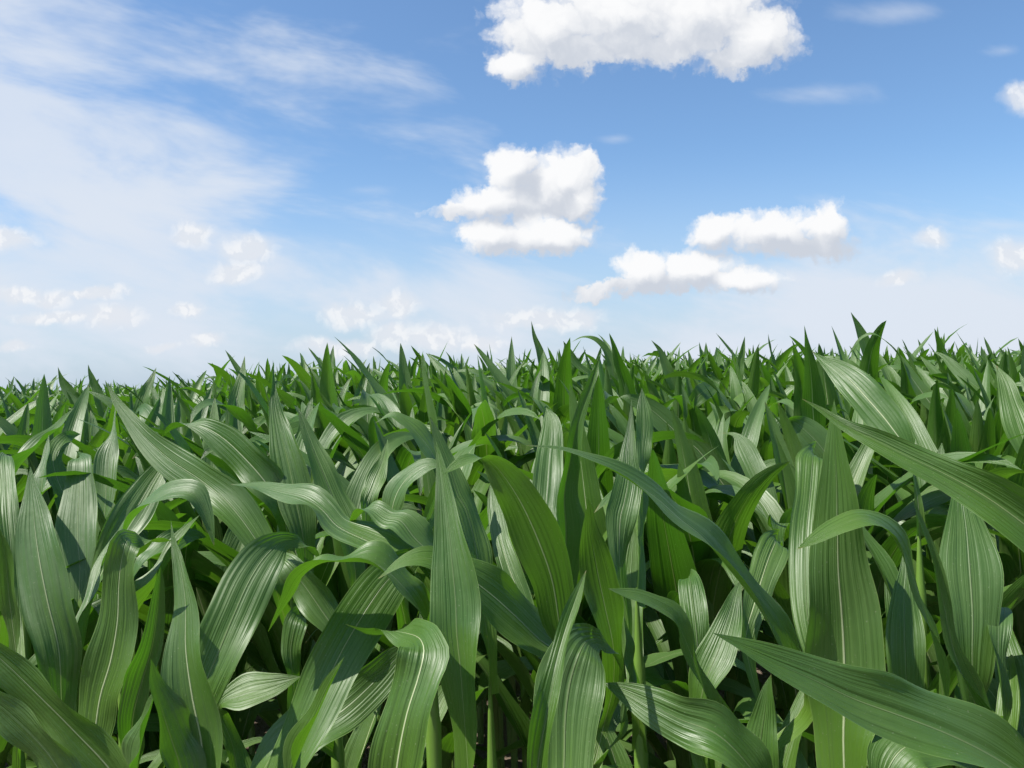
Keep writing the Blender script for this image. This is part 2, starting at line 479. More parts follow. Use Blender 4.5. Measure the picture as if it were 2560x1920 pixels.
def child(name, me, parent):
    o = bpy.data.objects.new(name, me); COL.objects.link(o); o.parent = parent
    return o

def add_leaf(e, item, zs=1.0, sc=1.0):
    k, i, z, th, s, mir = item
    o = child("leaf", LIBMESH[k][i], e)
    o.location = (0, 0, z * zs)
    o.rotation_euler = (0, 0, th)
    o.scale = (s * sc, s * sc * mir, s * sc)
    return o

# ------------------------------------------------------------------ leaves measured from the photograph
CROP = {'A': (0, 750), 'B': (850, 750), 'C': (1700, 750), 'D': (0, 1270), 'E': (850, 1270), 'F': (1700, 1270)}
CS = 860 / 2195
def point(px, py, d):
    return Vector((0, 0, CAM_Z)) + (RIGHT * ((px - 1280) / FPX) + UP * ((960 - py) / FPX) + FWD) * d

# each blade: name of its plant, distance of base and tip (m), lean of the blade, gutter, pleats, then x,y,width from base to tip
HERO = [
 ('P1', .76, .755, 0, .25, .2, "D 900,2000,200 710,1680,300 480,1430,275 250,1200,245 0,960,205 -250,760,140 -500,600,0"),
 ('P1', .72, .71, 0, .15, .2, "D 700,2100,200 450,1780,230 300,1560,240 130,1380,220 -60,1220,170 -300,1080,0"),
 ('P2', 1.3, 1.35, .4, .10, 1.0, "D 395,1400,90 390,1190,140 375,900,215 305,600,305 255,350,312 225,150,240 212,0,160 200,-130,80 195,-267,0"),
 ('P2', 1.32, 1.45, -.6, .5, .6, "D 430,1350,60 520,950,105 575,650,125 630,450,90 700,250,45 770,120,0"),
 ('P3', 1.08, 1.12, .2, .12, .3, "D 590,1700,120 610,1400,230 640,1200,270 705,980,310 750,720,255 758,500,212 775,340,190 805,225,180 880,205,40,.06 1000,205,-30,.08 1095,210,0,.1"),
 ('P3', 1.08, 1.0, .5, .7, .5, "D 800,1800,80 830,1500,110 855,1300,190 910,1100,205 972,880,150 1008,600,90 1020,450,45 1025,370,0"),
 ('P3', 1.0, 1.0, -.5, .5, .2, "D 850,1900,90 880,1620,160 915,1450,130 965,1280,70 1000,1130,0"),
 ('P4', .98, 1.0, -.5, .30, .4, "D 1290,1950,180 1300,1750,300 1285,1500,335 1225,1200,345 1185,900,252 1182,600,165 1145,350,80 1106,200,28 1090,75,0"),
 ('P4', .95, .95, .6, .5, .2, "D 1200,1950,80 1150,1650,100 1085,1450,90 1015,1230,50 975,1080,22 962,960,0"),
 ('P4', 1.12, 1.22, .3, .12, .5, "D 1230,1500,120 1300,1150,270 1390,930,330 1490,690,335 1600,450,325 1710,290,250 1810,215,130 1900,215,50 1980,255,-45 2050,335,0"),
 ('P5', 1.02, 1.15, -.2, .14, .4, "D 1720,2000,150 1820,1720,240 1930,1450,290 2070,1140,320 E 30,880,335 170,650,335 290,480,300 390,375,220 480,315,120 570,300,50 660,310,0"),
 ('P5', .95, .93, .3, .9, .4, "D 1840,1900,50 1860,1720,62 1930,1530,70 2025,1320,70 2110,1130,48 2200,945,0"),
 ('P5', 1.12, 1.22, -.3, .2, .1, "D 1650,1750,90 1760,1560,200 1960,1430,240 E 20,1290,260 240,1090,240 390,930,140 480,860,0"),
 ('P5', 1.3, 1.3, .4, .2, .1, "D 1480,1500,50 1400,1260,70 1550,1185,140 1750,1130,130 1920,1075,0"),
 ('P6', .86, .86, -.2, .16, .8, "E 330,2050,150 345,1850,300 370,1600,330 430,1300,300 500,1080,315 535,930,330 520,850,260,.02 430,800,60,.07 320,785,-60,.09 230,795,-70,.09 140,780,-45,.07 30,740,0,.05"),
 ('P7', .93, .98, -.5, .28, .7, "E 840,2000,80 822,1750,110 805,1500,150 785,1250,215 765,1000,270 745,800,315 738,600,328 720,400,285 695,150,185 662,-130,100 640,-280,55 612,-430,0"),
 ('P8', .84, .88, .2, 1.0, .9, "E 1240,2000,100 1250,1800,150 1270,1580,170 1325,1300,160 1385,1000,122 1455,750,95 1520,550,60 1572,395,0"),
 ('P8', .88, .98, -.2, .18, .3, "E 1390,2100,180 1420,1850,340 1430,1600,370 1440,1300,430 1475,1080,440 1530,920,360 1590,845,190,.05 1670,850,60,.10 1760,930,-40,.14 1800,1050,0,.16"),
 ('P9', 1.1, .98, .3, .16, .3, "E 1480,1100,60 1400,930,80 1280,845,140 1130,700,195 980,565,220 850,465,195 700,375,130 550,320,80 400,350,45 240,455,0"),
 ('P9', 1.12, .95, -.4, .10, .3, "E 1460,1350,80 1445,1050,150 1400,750,-200 1350,450,-265 1262,200,-320 1162,-20,-272 B 1085,1180,-230 1010,1080,-160 930,1010,-50 850,1010,40 770,1035,55 700,1080,32 655,1115,0"),
 ('P9', 1.22, 1.10, .5, .10, .2, "E 1680,1400,70 1740,1150,110 1745,900,155 1695,650,205 1652,450,235 1620,280,192 1592,130,110 1590,20,50 1585,-60,0"),
 ('P9', 1.2, 1.3, -.5, .16, .8, "E 1350,1050,50 1215,800,70 1165,600,135 1085,400,142 1025,200,118 990,0,100 B 975,1220,55 960,1160,0"),
 ('P9', 1.15, 1.2, .5, .1, .1, "E 1800,1400,40 1840,1150,50 1855,1000,75 1838,850,55 1812,690,0"),
 ('P10', .97, .98, -.7, .12, .25, "F 1060,2000,120 1050,1750,180 1042,1450,240 1050,1200,390 1045,900,452 1030,650,452 1010,400,395 1005,150,302 C 1002,1400,272 1000,1200,205 992,1000,120 986,820,55 983,630,0"),
 ('P10', 1.1, 1.28, -.3, .12, 1.0, "F 960,1400,80 870,1000,150 815,700,180 800,400,185 812,100,195 C 830,1250,202 842,1100,207 848,1010,205 852,975,150,.05 850,1010,-60,.12 830,1150,0,.15"),
 ('P11', .80, .72, -.6, .35, .8, "F 2450,1950,150 2300,1800,230 2000,1590,270 1700,1440,290 1400,1325,305 1100,1215,300 850,1095,250 600,985,150 400,890,60 205,795,0"),
 ('P11', .9, .95, .3, .14, .3, "F 1400,2100,120 1300,1850,220 1340,1640,230 1450,1520,160 1600,1540,90 1760,1600,70 1880,1650,30 1950,1700,0"),
 ('P12', .98, .88, .3, .14, .2, "F 1720,1500,50 1660,1080,70 1615,850,112 1545,620,135 1470,400,155 1385,220,150 1295,115,105 1180,65,80 1000,120,60 850,205,42 745,265,0"),
 ('P12', 1.0, .98, -.4, .5, .3, "F 2250,1950,50 2140,1680,75 2000,1430,100 1850,1180,110 1745,900,105 1680,600,92 1610,300,62 1535,80,40 1470,-80,0"),
 ('P12', 1.16, 1.25, .3, .10, .5, "F 1950,1700,80 1885,1300,170 1865,1000,265 1868,700,340 1850,400,380 1830,150,280 1805,-30,160 1785,-180,60 1775,-300,0"),
 ('P12', 1.12, 1.15, .5, .2, .4, "F 2120,1900,60 2092,1650,85 2062,1300,112 2032,950,132 2038,700,140 2042,635,110,.03 2045,650,-30,.08"),
 ('P12', 1.3, 1.32, -.3, .10, .5, "F 1500,1600,80 1450,1250,190 1440,980,235 1432,750,222 1432,550,155 1440,400,80 1425,280,0"),
 ('P13', .68, .70, 0, .55, .9, "C 3000,2150,200 2700,1860,360 2400,1600,390 2195,1430,370 1950,1255,300 1700,1115,225 1450,995,185 1250,895,140 1060,805,80 900,700,36 775,628,0"),
 ('P14', .92, .92, .3, .18, .8, "F 620,2050,90 540,1800,160 420,1620,220 230,1440,285 0,1350,300 E 1980,1255,230 1820,1175,125 1675,1115,0"),
 ('P14', 1.08, 1.12, -.2, .12, .3, "F 490,2100,150 500,1800,235 512,1500,205 540,1300,125 562,1140,45 582,1060,0"),
 ('P15', 1.12, .92, .4, .30, .9, "F 790,1250,60 705,1000,115 620,800,170 480,590,140 300,370,125 150,190,110 0,70,95 B 2050,1290,115 1900,1180,82 1750,1090,56 1600,1020,36 1430,960,16 1180,928,0"),
 ('P15', 1.2, 1.2, -.4, .2, .8, "F 140,1600,70 150,1150,130 250,900,185 318,700,155 358,550,70 385,460,0"),
 ('P15', 1.22, 1.35, .3, .14, 1.0, "F 520,1350,60 420,850,100 480,600,170 530,430,185 575,300,205 605,230,195 615,195,120,.04 630,230,-50,.10 650,330,0,.14"),
 ('P15', 1.02, .92, -.3, .25, .4, "F 330,1700,50 240,1400,70 170,1200,85 95,1000,85 20,810,82 E 2130,700,82 2040,635,78 1920,575,52 1800,545,26 1710,515,0"),
 ('P25', 1.3, 1.38, .2, .12, .6, "F 170,1400,60 125,1050,110 105,800,155 82,600,165 65,470,150 60,435,100,.03 50,460,-40,.08 30,560,0,.12"),
 ('P16', 1.45, 1.4, .5, .75, .7, "B 1420,2000,80 1440,1659,155 1442,1450,200 1432,1250,165 1475,1000,112 1512,800,86 1560,650,70 1612,500,45 1662,345,0"),
 ('P16', 1.6, 1.75, -.2, .12, 1.0, "B 1330,1900,60 1295,1600,90 1308,1400,165 1322,1200,195 1336,1000,172 1350,850,140 1345,760,95 1315,685,0"),
 ('P17', 1.25, 1.3, .3, .16, .9, "E 1860,1000,40 1800,560,60 1782,250,130 1792,50,205 B 1812,1300,197 1842,1130,170 1838,1000,112 1850,850,56 1861,635,0"),
 ('P17', 1.35, 1.5, -.3, .12, .3, "E 1900,1300,70 1882,1050,110 1862,850,135 1852,600,162 1860,400,142 1870,200,62 1878,80,0"),
 ('P17', 1.5, 1.6, .3, .15, .3, "B 1930,1300,40 1930,1080,60 1930,950,92 1941,800,122 1936,680,80 1925,560,0"),
 ('P18', 1.22, 1.3, .2, .14, .3, "E 950,900,60 908,600,125 890,400,135 855,200,142 800,0,135 B 755,1250,140 700,1080,112 650,950,82 610,840,42 572,740,0"),
 ('P19', 1.22, 1.22, .3, .18, .5, "E 700,600,60 580,300,75 475,190,132 385,80,112 B 300,1390,92 205,1332,52 135,1340,-30 85,1400,-28 68,1460,0"),
 ('P19', 1.18, 1.35, -.4, .25, .7, "E 560,560,60 440,345,85 300,262,102 160,200,72 -20,110,85 A 2060,1340,75 1950,1262,112 1800,1222,82 1650,1190,32 1470,1176,0"),
 ('P19', 1.1, 1.05, .2, .3, .2, "E 450,560,40 330,430,50 200,350,52 30,345,-50 D 2060,350,-45 1925,440,-45 1825,600,-34 1708,795,0"),
 ('P20', 1.38, 1.38, -.2, .14, .3, "B 350,1700,60 325,1380,95 375,1210,145 465,1105,110 570,1052,65 660,1070,10 700,1110,0"),
 ('P20', 1.5, 1.55, .4, .3, .9, "B 200,1600,60 168,1320,92 218,1180,122 270,1040,72 306,885,0"),
 ('P20', 1.65, 1.72, .2, .14, .3, "B 640,1150,40 600,1000,60 520,880,85 430,785,62 340,730,32 225,785,0"),
 ('P21', 1.6, 1.75, .2, .12, 1.0, "D 480,1100,60 492,800,90 502,600,130 510,400,195 495,150,262 502,-50,222 510,-200,172 512,-300,140 505,-330,80,.05 495,-290,-40,.1 490,-200,0,.14"),
 ('P21', 1.6, 1.7, -.5, .35, .9, "D 480,1000,60 A 550,2000,110 620,1800,155 740,1560,205 860,1350,240 960,1180,182 1040,1050,102 1096,878,0"),
 ('P22', 1.45, 1.4, .4, .3, .3, "A 700,1850,50 765,1580,62 830,1430,70 950,1300,92 1100,1230,72 1235,1232,112 1312,1350,82 1350,1480,42 1366,1570,0"),
 ('P22', 1.5, 1.6, .2, .15, .4, "D 800,600,50 900,370,55 1000,285,92 1130,195,92 1250,170,62 1318,187,0"),
 ('P22', 1.42, 1.48, -.6, .7, .4, "D 820,900,50 862,700,92 1000,480,102 1100,300,82 1180,160,52 1276,42,0"),
 ('P23', 1.5, 1.75, .3, .18, .3, "A 1760,1850,50 1700,1650,75 1595,1470,130 1450,1290,205 1280,1150,235 1100,1030,212 950,900,152 820,750,82 740,640,42 688,540,0"),
 ('P23', 1.7, 1.7, -.2, .16, .7, "A 1850,1600,60 1795,1330,110 1700,1170,195 1560,1010,215 1420,880,192 1285,805,95 1150,790,-32 1080,822,-26 1028,880,0"),
 ('P23', 1.68, 1.75, .3, .16, .9, "A 1950,1800,60 1932,1500,130 1890,1280,217 1850,1080,217 1800,880,162 1760,700,76 1745,560,20 1742,380,0"),
 ('P24', 1.5, 1.65, .5, .25, .2, "A 2270,1800,60 2195,1450,125 2100,1200,122 2010,980,92 1950,820,52 1895,670,0"),
 ('P24', 1.4, 1.45, -.3, .14, .3, "D 2230,1050,50 2160,820,90 2050,650,185 1930,480,202 1835,365,152 1770,310,40,.04 1740,330,0,.08"),
 ('P24', 1.35, 1.4, .3, .14, .3, "D 1900,1350,40 1870,1090,60 1855,900,115 1888,730,150 1908,690,130,.02 1930,700,-30,.06 1950,760,0,.08"),
 ('P26', 1.9, 2.0, -.5, .3, 1.0, "A 640,1800,50 652,1550,70 672,1300,152 682,1100,155 692,980,135 726,850,52 736,680,0"),
 ('P26', 2.0, 2.1, .4, .2, .4, "A 430,1300,40 340,1030,65 380,920,105 450,862,62 515,855,0"),
 ('P27', 1.8, 1.85, -.5, .4, .6, "A 240,1650,50 258,1350,70 270,1150,105 296,1000,62 313,855,0"),
 ('P27', 1.9, 2.1, -.5, .6, .8, "A 60,1300,50 110,1090,85 250,930,75 380,800,46 477,682,0"),
 ('P28', 1.5, 1.6, .2, .12, .4, "A 90,1900,60 72,1600,85 50,1350,115 40,1150,115 32,1030,92 35,985,50,.04 45,1010,-20,.08"),
 ('P28', 1.25, 1.2, -.4, .3, .3, "D 130,1300,60 110,1000,95 62,600,142 32,300,112 -20,90,0"),
 ('S1', 2.3, 2.35, -.4, .4, .6, "A 1470,1150,50 1480,900,85 1500,720,112 1525,580,82 1550,450,36 1562,355,0"),
 ('S2', 3.0, 3.0, .4, .4, .4, "A 2085,760,30 2090,560,45 2105,450,52 2116,380,40 2128,288,0"),
 ('S3', 2.7, 2.7, -.5, .3, .3, "A 600,850,40 540,680,60 460,600,75 405,525,55 385,480,22 369,425,0"),
 ('S4', 2.8, 2.8, .3, .3, .3, "A 680,850,40 645,650,65 615,560,62 590,500,40 572,455,20 562,410,0"),
 ('S5', 2.6, 2.6, -.3, .3, .5, "A 860,900,50 900,680,85 930,590,72 966,510,42 998,430,0"),
 ('S6', 2.4, 2.5, .3, .14, .3, "A 1120,1150,40 1060,940,75 1012,830,122 952,745,112 915,695,80,.03 880,700,20,.08 850,760,0,.1"),
 ('S6', 2.4, 2.45, -.3, .3, .8, "A 1050,1050,45 1050,850,65 1050,720,82 1046,640,52 1040,555,0"),
 ('S7', 2.6, 2.6, .3, .45, .4, "B 1080,1050,50 1090,800,75 1095,620,82 1093,450,62 1094,330,32 1095,230,0"),
 ('S8', 2.5, 2.5, .4, .4, .3, "B 1380,900,50 1350,650,75 1310,450,76 1270,310,46 1240,230,26 1220,132,0"),
 ('S8', 2.4, 2.4, -.4, .4, .3, "B 1680,700,40 1600,490,46 1520,420,48 1460,330,42 1424,260,0"),
 ('S9', 2.6, 2.6, .3, .2, .2, "B 1745,800,40 1742,540,62 1736,420,72 1690,310,46 1620,246,26 1550,236,12 1478,268,0"),
 ('S10', 2.2, 2.3, .3, .3, .7, "B 900,900,40 830,680,65 740,550,78 660,460,62 600,390,36 547,336,0"),
 ('S11', 2.0, 2.05, -.3, .16, .5, "B 20,1150,45 40,950,70 72,830,112 150,760,84 218,768,-30 245,810,0"),
 ('S11', 2.0, 2.1, .5, .4, .9, "B 680,1050,45 650,850,66 612,750,72 577,620,52 566,520,26 563,415,0"),
 ('S12', 1.8, 1.9, .3, .2, .3, "B 800,1300,45 782,1050,66 760,880,92 720,760,62 699,635,0"),
 ('S12', 1.95, 2.05, -.3, .14, .6, "B 960,1200,45 965,950,75 962,780,92 925,660,84 890,605,45,.03 850,620,-20,.07 810,680,0,.1"),
 ('S13', 1.95, 1.82, .3, .3, .3, "C 890,1300,45 880,1050,92 860,850,142 848,700,152 842,560,132 830,420,86 810,300,42 793,160,0"),
 ('S14', 1.6, 1.75, -.3, .14, .8, "C 1520,1300,50 1450,970,95 1340,800,220 1205,640,222 1085,512,192 985,430,122 912,385,52 842,325,0"),
 ('S15', 2.3, 2.3, .4, .25, .2, "C 1260,800,45 1240,520,66 1200,350,80 1170,250,70 1132,160,42 1106,110,16 1089,75,0"),
 ('S16', 2.0, 2.1, -.3, .3, .4, "C 1780,1000,50 1690,780,95 1560,610,110 1455,460,66 1390,350,24 1320,270,16 1230,220,14 1160,245,9 1110,300,7 1068,372,0"),
 ('S17', 2.0, 2.1, .3, .2, .4, "C 2100,950,50 2000,650,102 1850,520,92 1742,420,62 1670,352,26 1605,326,0"),
 ('S18', 1.4, 1.5, -.2, .14, .4, "C 2420,1500,60 2300,1150,125 2185,870,202 2112,650,142 2072,520,92 2018,415,0"),
 ('S19', 2.8, 2.8, .3, .3, .3, "C 2160,800,40 2140,520,55 2110,410,52 2070,350,26 2034,297,0"),
 ('S20', 1.45, 1.5, .2, .10, .3, "C 1080,1500,60 1005,1120,-90 935,985,-170 855,885,-200 765,805,-150 690,762,-30 640,772,60 600,840,42 563,925,0"),
 ('S20', 1.5, 1.6, -.3, .16, .5, "C 680,1800,50 610,1520,90 545,1250,142 465,1060,142 402,930,122 352,862,32 268,848,0"),
 ('S21', 1.5, 1.55, .2, .14, .3, "C 650,1950,60 565,1680,105 490,1500,152 372,1310,155 235,1120,152 105,945,145 0,868,150 B 2080,780,152 1965,685,122 1850,627,62 1745,626,-40 1665,700,-40 1598,795,0"),
 ('S22', 2.5, 2.5, .3, .4, .3, "C 360,620,45 370,500,60 385,400,50 400,310,30 414,230,0"),
 ('S23', 2.8, 2.8, .3, .5, .3, "C 620,620,30 600,440,30 585,370,28 570,290,18 562,215,0"),
 ('S24', 2.6, 2.6, -.4, .3, .3, "B 2240,800,45 2140,560,70 2080,420,60 2040,320,30 1985,255,0"),
 ('S25', 1.8, 1.8, .2, .14, .3, "C 100,1000,45 60,700,75 130,600,110 190,560,100,.05 230,520,40,.1 190,470,0,.1"),
]

PLANT_LABEL = {
 'P1': "maize plant in the lower left corner, two broad dark blades sweeping out of the picture",
 'P2': "maize plant near the left edge with one tall broad ribbed blade standing upright",
 'P3': "front maize plant at left whose grey-green blade folds over square at the top",
 'P4': "front maize plant at left with a thin-tipped upright blade beside a large arching blade",
 'P5': "maize plant left of centre, broad arching blade with pale midrib and a rolled spear",
 'P6': "maize plant at bottom centre whose pleated blade bends over into a curled tip",
 'P7': "maize plant in the centre with the tall pale spindle-shaped blade",
 'P8': "maize plant at bottom centre with a rolled green spear before a folded wide blade",
 'P9': "maize plant right of centre whose blade bends over and shows its dark underside",
 'P10': "maize plant at right with the widest bright green upright blade, a shadow across it",
 'P11': "nearest maize plant at bottom right, broad blade lying slantwise across the stems",
 'P12': "maize plant at right with a drooping arched blade and a pale blade with white midrib",
 'P13': "maize plant beyond the right edge, its long dark blade reaching slantwise into the picture",
 'P14': "maize plant at bottom right of centre with a pleated blade pointing left",
 'P15': "maize plant at right of centre with the long narrow blade slanting up to the left",
 'P16': "maize plant right of centre with a tall dark rolled spear beside a silvery ribbed blade",
 'P17': "maize plant right of centre with a shaded upright blade and a white midrib behind it",
 'P18': "maize plant behind the pale spindle blade, one narrow light green blade leaning left",
 'P19': "maize plant left of centre with blades reaching left in a low wavy line",
 'P20': "maize plant left of centre with a short arched blade and a ribbed pointed one",
 'P21': "maize plant at left with a ribbed blade whose top is bent back",
 'P22': "maize plant at left with a small blade arched like a bridge",
 'P23': "maize plant at left with three large blades, one tall and two slanting left",
 'P24': "maize plant left of centre with a short hanging blade and a slanting midribbed one",
 'P25': "maize plant right of centre with one pale flat blade bent back at the top",
 'P26': "maize plant at left with a gleaming white-striped pointed blade",
 'P27': "maize plant by the left edge with a narrow dark blade and a rolled slanting one",
 'P28': "maize plant cut by the left edge, grey-green blade above a dark one",
 'S1': "maize plant at left with a dark triangular tip standing above the crop line",
 'S2': "maize plant left of centre with a short broad tip against the low clouds",
 'S3': "maize plant at far left with a dark twisted tip against the sky",
 'S4': "maize plant at far left with a pale bent tip against the sky",
 'S5': "maize plant at left with a dark tip leaning right at the skyline",
 'S6': "maize plant at left with a striped point beside a folded blade",
 'S7': "maize plant in the centre with a dark straight spear above the crop line",
 'S8': "maize plant in the centre with the tallest leaning tip and a dark slanting blade",
 'S9': "maize plant in the centre whose tip bends over to the left against the sky",
 'S10': "maize plant in the centre with a long gleaming blade leaning left",
 'S11': "maize plant left of centre with a rounded arched blade and a dark striped spear",
 'S12': "maize plant in the centre with a light upright blade and one folded at the top",
 'S13': "maize plant at right with the tall dark green lance-shaped blade above the skyline",
 'S14': "maize plant at right with the widest slanting blade with a bright midrib",
 'S15': "maize plant at right with the highest thin tip in the picture",
 'S16': "maize plant at right whose thread-like tip hangs over in a thin arch",
 'S17': "maize plant at far right with a blade pointing left over the canopy",
 'S18': "maize plant cut by the right edge with a wide pale blade",
 'S19': "maize plant at far right with a small tip bent to the left",
 'S20': "maize plant at right with a dark curled-over underside and a glossy blade below it",
 'S21': "maize plant right of centre with a long wavy slanting blade and white midrib",
 'S22': "maize plant right of centre with a short dark tip at the skyline",
 'S23': "maize plant at right with a single thin needle tip at the skyline",
 'S24': "maize plant right of centre with a curved tip leaning left at the skyline",
 'S25': "maize plant right of centre with a pale bent blade between two slanting ones",
}

def parse(txt):
    pts, c = [], None
    for tok in txt.split():
        if tok in CROP: c = CROP[tok]; continue
        q = [float(x) for x in tok.split(',')]
        pts.append((c[0] + q[0] * CS, c[1] + q[1] * CS, q[2] * CS, q[3] if len(q) > 3 else 0.0))
    return np.array(pts)

def catmull(p, n):
    """p (k, m) -> n rows, centripetal enough by chord length"""
    d = np.linalg.norm(np.diff(p[:, :3], axis=0), axis=1) ** 0.6
    t = np.concatenate([[0], np.cumsum(np.maximum(d, 1e-5))]); t /= t[-1]
    m = np.gradient(p, t, axis=0)
    x = np.linspace(0, 1, n)
    i = np.clip(np.searchsorted(t, x, side='right') - 1, 0, len(t) - 2)
    h = (t[i + 1] - t[i])[:, None]; q = ((x - t[i])[:, None]) / h
    return ((2 * q**3 - 3 * q**2 + 1) * p[i] + (q**3 - 2 * q**2 + q) * h * m[i] + (-2 * q**3 + 3 * q**2) * p[i + 1] + (q**3 - q**2) * h * m[i + 1])

def hero_rows(spec):
    key, d0, d1, lean, fold, pleat, txt = spec
    P2 = parse(txt)
    k = len(P2)
    t2 = np.gradient(P2[:, :2], axis=0); t2 = norm(t2)
    seg = np.concatenate([[0], np.cumsum(np.linalg.norm(np.diff(P2[:, :2], axis=0), axis=1))]); sl = seg / seg[-1]
    rows = []
    d = d0 + (d1 - d0) * sl + P2[:, 3]
    if d1 >= d0 and pleat >= .4: d = d + 0.075 * sl ** 2 - 0.025 * np.sin(np.pi * sl)      # blades bow: the middle forward, the tip away
    Wreal = 0.106 if key == 'P10' else 0.086
    s_all = 0.08 + 0.92 * sl
    for i in range(k):
        px, py, w, _ = P2[i]
        perp = np.array([-t2[i][1], t2[i][0]])
        wm = w / FPX * d[i]
        need = math.sqrt(max(0.0, (Wreal * float(wprofile(s_all[i]))) ** 2 - wm * wm))
        sg = max(-1, min(1, -perp[1] * 1.6 + lean * (1 - abs(perp[1]))))
        if lean == 0: sg = 0.0
        dd = need * sg
        a = RIGHT * (perp[0] * wm) - UP * (perp[1] * wm) + FWD * dd
        c = point(px, py, d[i])
        rows.append([*c, *a])
    return np.array(rows)

def hero_blade(rows, spec, seed):
    key, d0, d1, lean, fold, pleat, txt = spec
    n, nc = 44, 21
    q = catmull(rows, n)
    c, a = q[:, :3], q[:, 3:]
    w = np.linalg.norm(a, axis=1)
    s = np.linspace(0, 1, n)
    w[-1] = 0.0004
    f = fold * (1.15 - 0.5 * s) + 0.35 * np.clip(1 - s * 4, 0, 1)
    return sweep(c, a, w / 2, f, nc, 0.0060, seed, pleat * 0.9), grid_faces(n, nc), grid_uv(n, nc)

hero_by = {}
def far_scale(items):
    k = []
    for sp in items:
        w = np.abs(parse(sp[6])[:, 2]).max()
        k.append(min(max(FPX * 0.076 / w, sp[1]), 5.6) / sp[1])
    return max(1.0, float(np.mean(k)))
FAR = {key: far_scale([q for q in HERO if q[0] == key]) for key in {q[0] for q in HERO} if key[0] == 'S'}
HERO = [(q[0], q[1] * FAR.get(q[0], 1.0), q[2] * FAR.get(q[0], 1.0)) + q[3:] for q in HERO]
for sp_ in HERO:
    hero_by.setdefault(sp_[0], []).append((sp_, hero_rows(sp_)))
hero_xy = []
for key, items in hero_by.items():
    base = np.mean([r[0][:2] for _, r in items], axis=0)
    hero_xy.append(base)
    gz = float(ground_z(base[0], base[1]))
    e = new_plant((base[0], base[1], gz), PLANT_LABEL[key], "maize plants of the front rows" if key[0] == 'P' else "maize plants standing out at the skyline")
    top = 0
    for j, (sp_, rows) in enumerate(items):
        r0 = rows[0]
        dist = float(np.linalg.norm(r0[:2] - base))
        zc = r0[2] - max(0.07, dist * 1.1)
        a0 = r0[3:] / max(np.linalg.norm(r0[3:]), 1e-6)
        pre = np.concatenate([[base[0], base[1], zc], a0 * 0.030])
        rows2 = np.vstack([pre, rows])
        v, f, uv = hero_blade(rows2, sp_, random.random() * 9)
        v = v - np.array([base[0], base[1], gz])
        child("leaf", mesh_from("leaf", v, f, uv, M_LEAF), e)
        top = max(top, zc - gz)
    h = max(0.5, top + 0.03)
    child("stalk", stalk_mesh(h), e)
    # lower leaves that the photograph shows only in glimpses
    r = random.Random(hash(key) % 1000 if False else sum(map(ord, key)) * 7)
    th = r.uniform(0, 6.28)
    z = min(h - 0.05, 1.05 if key[0] == 'P' else 1.2)
    for q in range(6 if key[0] == 'P' else 7):
        kind = r.choice(['low', 'low', 'slant', 'arch']) if key[0] == 'P' else r.choice(['arch', 'slant', 'low'])
        add_leaf(e, (kind, r.randrange(KINDS_N[kind]), z, th, r.uniform(0.8, 0.95), r.choice((-1, 1))), 1.0, 0.66 if key[0] == 'P' else 0.95)
        th += math.pi + r.uniform(-0.5, 0.5)
        z -= r.uniform(0.07, 0.13)
hero_xy = np.array(hero_xy)

# ------------------------------------------------------------------ the field in rows
ROW, GAP, ANG = 0.52, 0.155, R(24)
ca, sa = math.cos(ANG), math.sin(ANG)
cand = []
for i in range(-190, 190):
    for j in range(-600, 600):
        a, b = j * GAP, i * ROW
        x, y = ca * a - sa * b, sa * a + ca * b
        if y < 0.1 or y > 75 or abs(x) > 2.2 + y * 0.80: continue
        cand.append((x, y))
cand = np.array(cand)
cand = cand + rng.normal(0, 0.055, cand.shape)
dist = np.hypot(cand[:, 0], cand[:, 1])
cand, dist = cand[np.argsort(dist)], np.sort(dist)
inview = np.abs(cand[:, 0]) < cand[:, 1] * 0.66 + 0.05

def height_scale(x, y):
    return 1.0 + 0.035 * math.sin(x * 1.9 + y * 0.7) + 0.02 * math.sin(y * 2.3 - x)

SHORT = {
 'P16': "tall dark rolled spear", 'P17': "shaded upright blade with white midrib", 'P18': "pale spindle blade in the centre", 'P19': "low wavy blades reaching left",
 'P20': "short arched blade left of centre", 'P21': "ribbed blade with bent-back top", 'P22': "blade arched like a bridge", 'P23': "large blades slanting left", 'P24': "slanting midribbed blade",
 'P25': "pale flat blade bent back", 'P26': "gleaming white-striped blade", 'P27': "narrow dark blade by the left edge", 'P28': "grey-green blade cut by the left edge",
 'S1': "dark triangular tip at left", 'S2': "short broad tip left of centre", 'S3': "dark twisted tip at far left", 'S4': "pale bent tip at far left",
 'S5': "dark tip leaning right", 'S6': "striped point beside a folded blade", 'S7': "dark straight spear in the centre", 'S8': "tallest leaning tip in the centre", 'S9': "tip bent over to the left",
 'S10': "long gleaming blade leaning left", 'S11': "rounded arched blade with striped spear", 'S12': "light upright blade in the centre", 'S13': "tall dark lance-shaped blade",
 'S14': "widest slanting blade with bright midrib", 'S15': "highest thin tip", 'S16': "thread-like hanging tip", 'S17': "blade pointing left at far right", 'S18': "wide pale blade at the right edge",
 'S19': "small bent tip at far right", 'S20': "dark curled-over underside", 'S21': "long wavy slanting blade", 'S22': "short dark tip right of centre", 'S23': "thin needle tip", 'S24': "curved tip leaning left", 'S25': "pale bent blade between slanting ones",
}
ORD = ['first', 'second', 'third', 'fourth', 'fifth', 'sixth', 'seventh', 'eighth', 'ninth', 'tenth', 'eleventh', 'twelfth', 'thirteenth', 'fourteenth', 'fifteenth', 'sixteenth', 'seventeenth', 'eighteenth', 'nineteenth', 'twentieth']
rank = {}
hero_keys = list(hero_by)
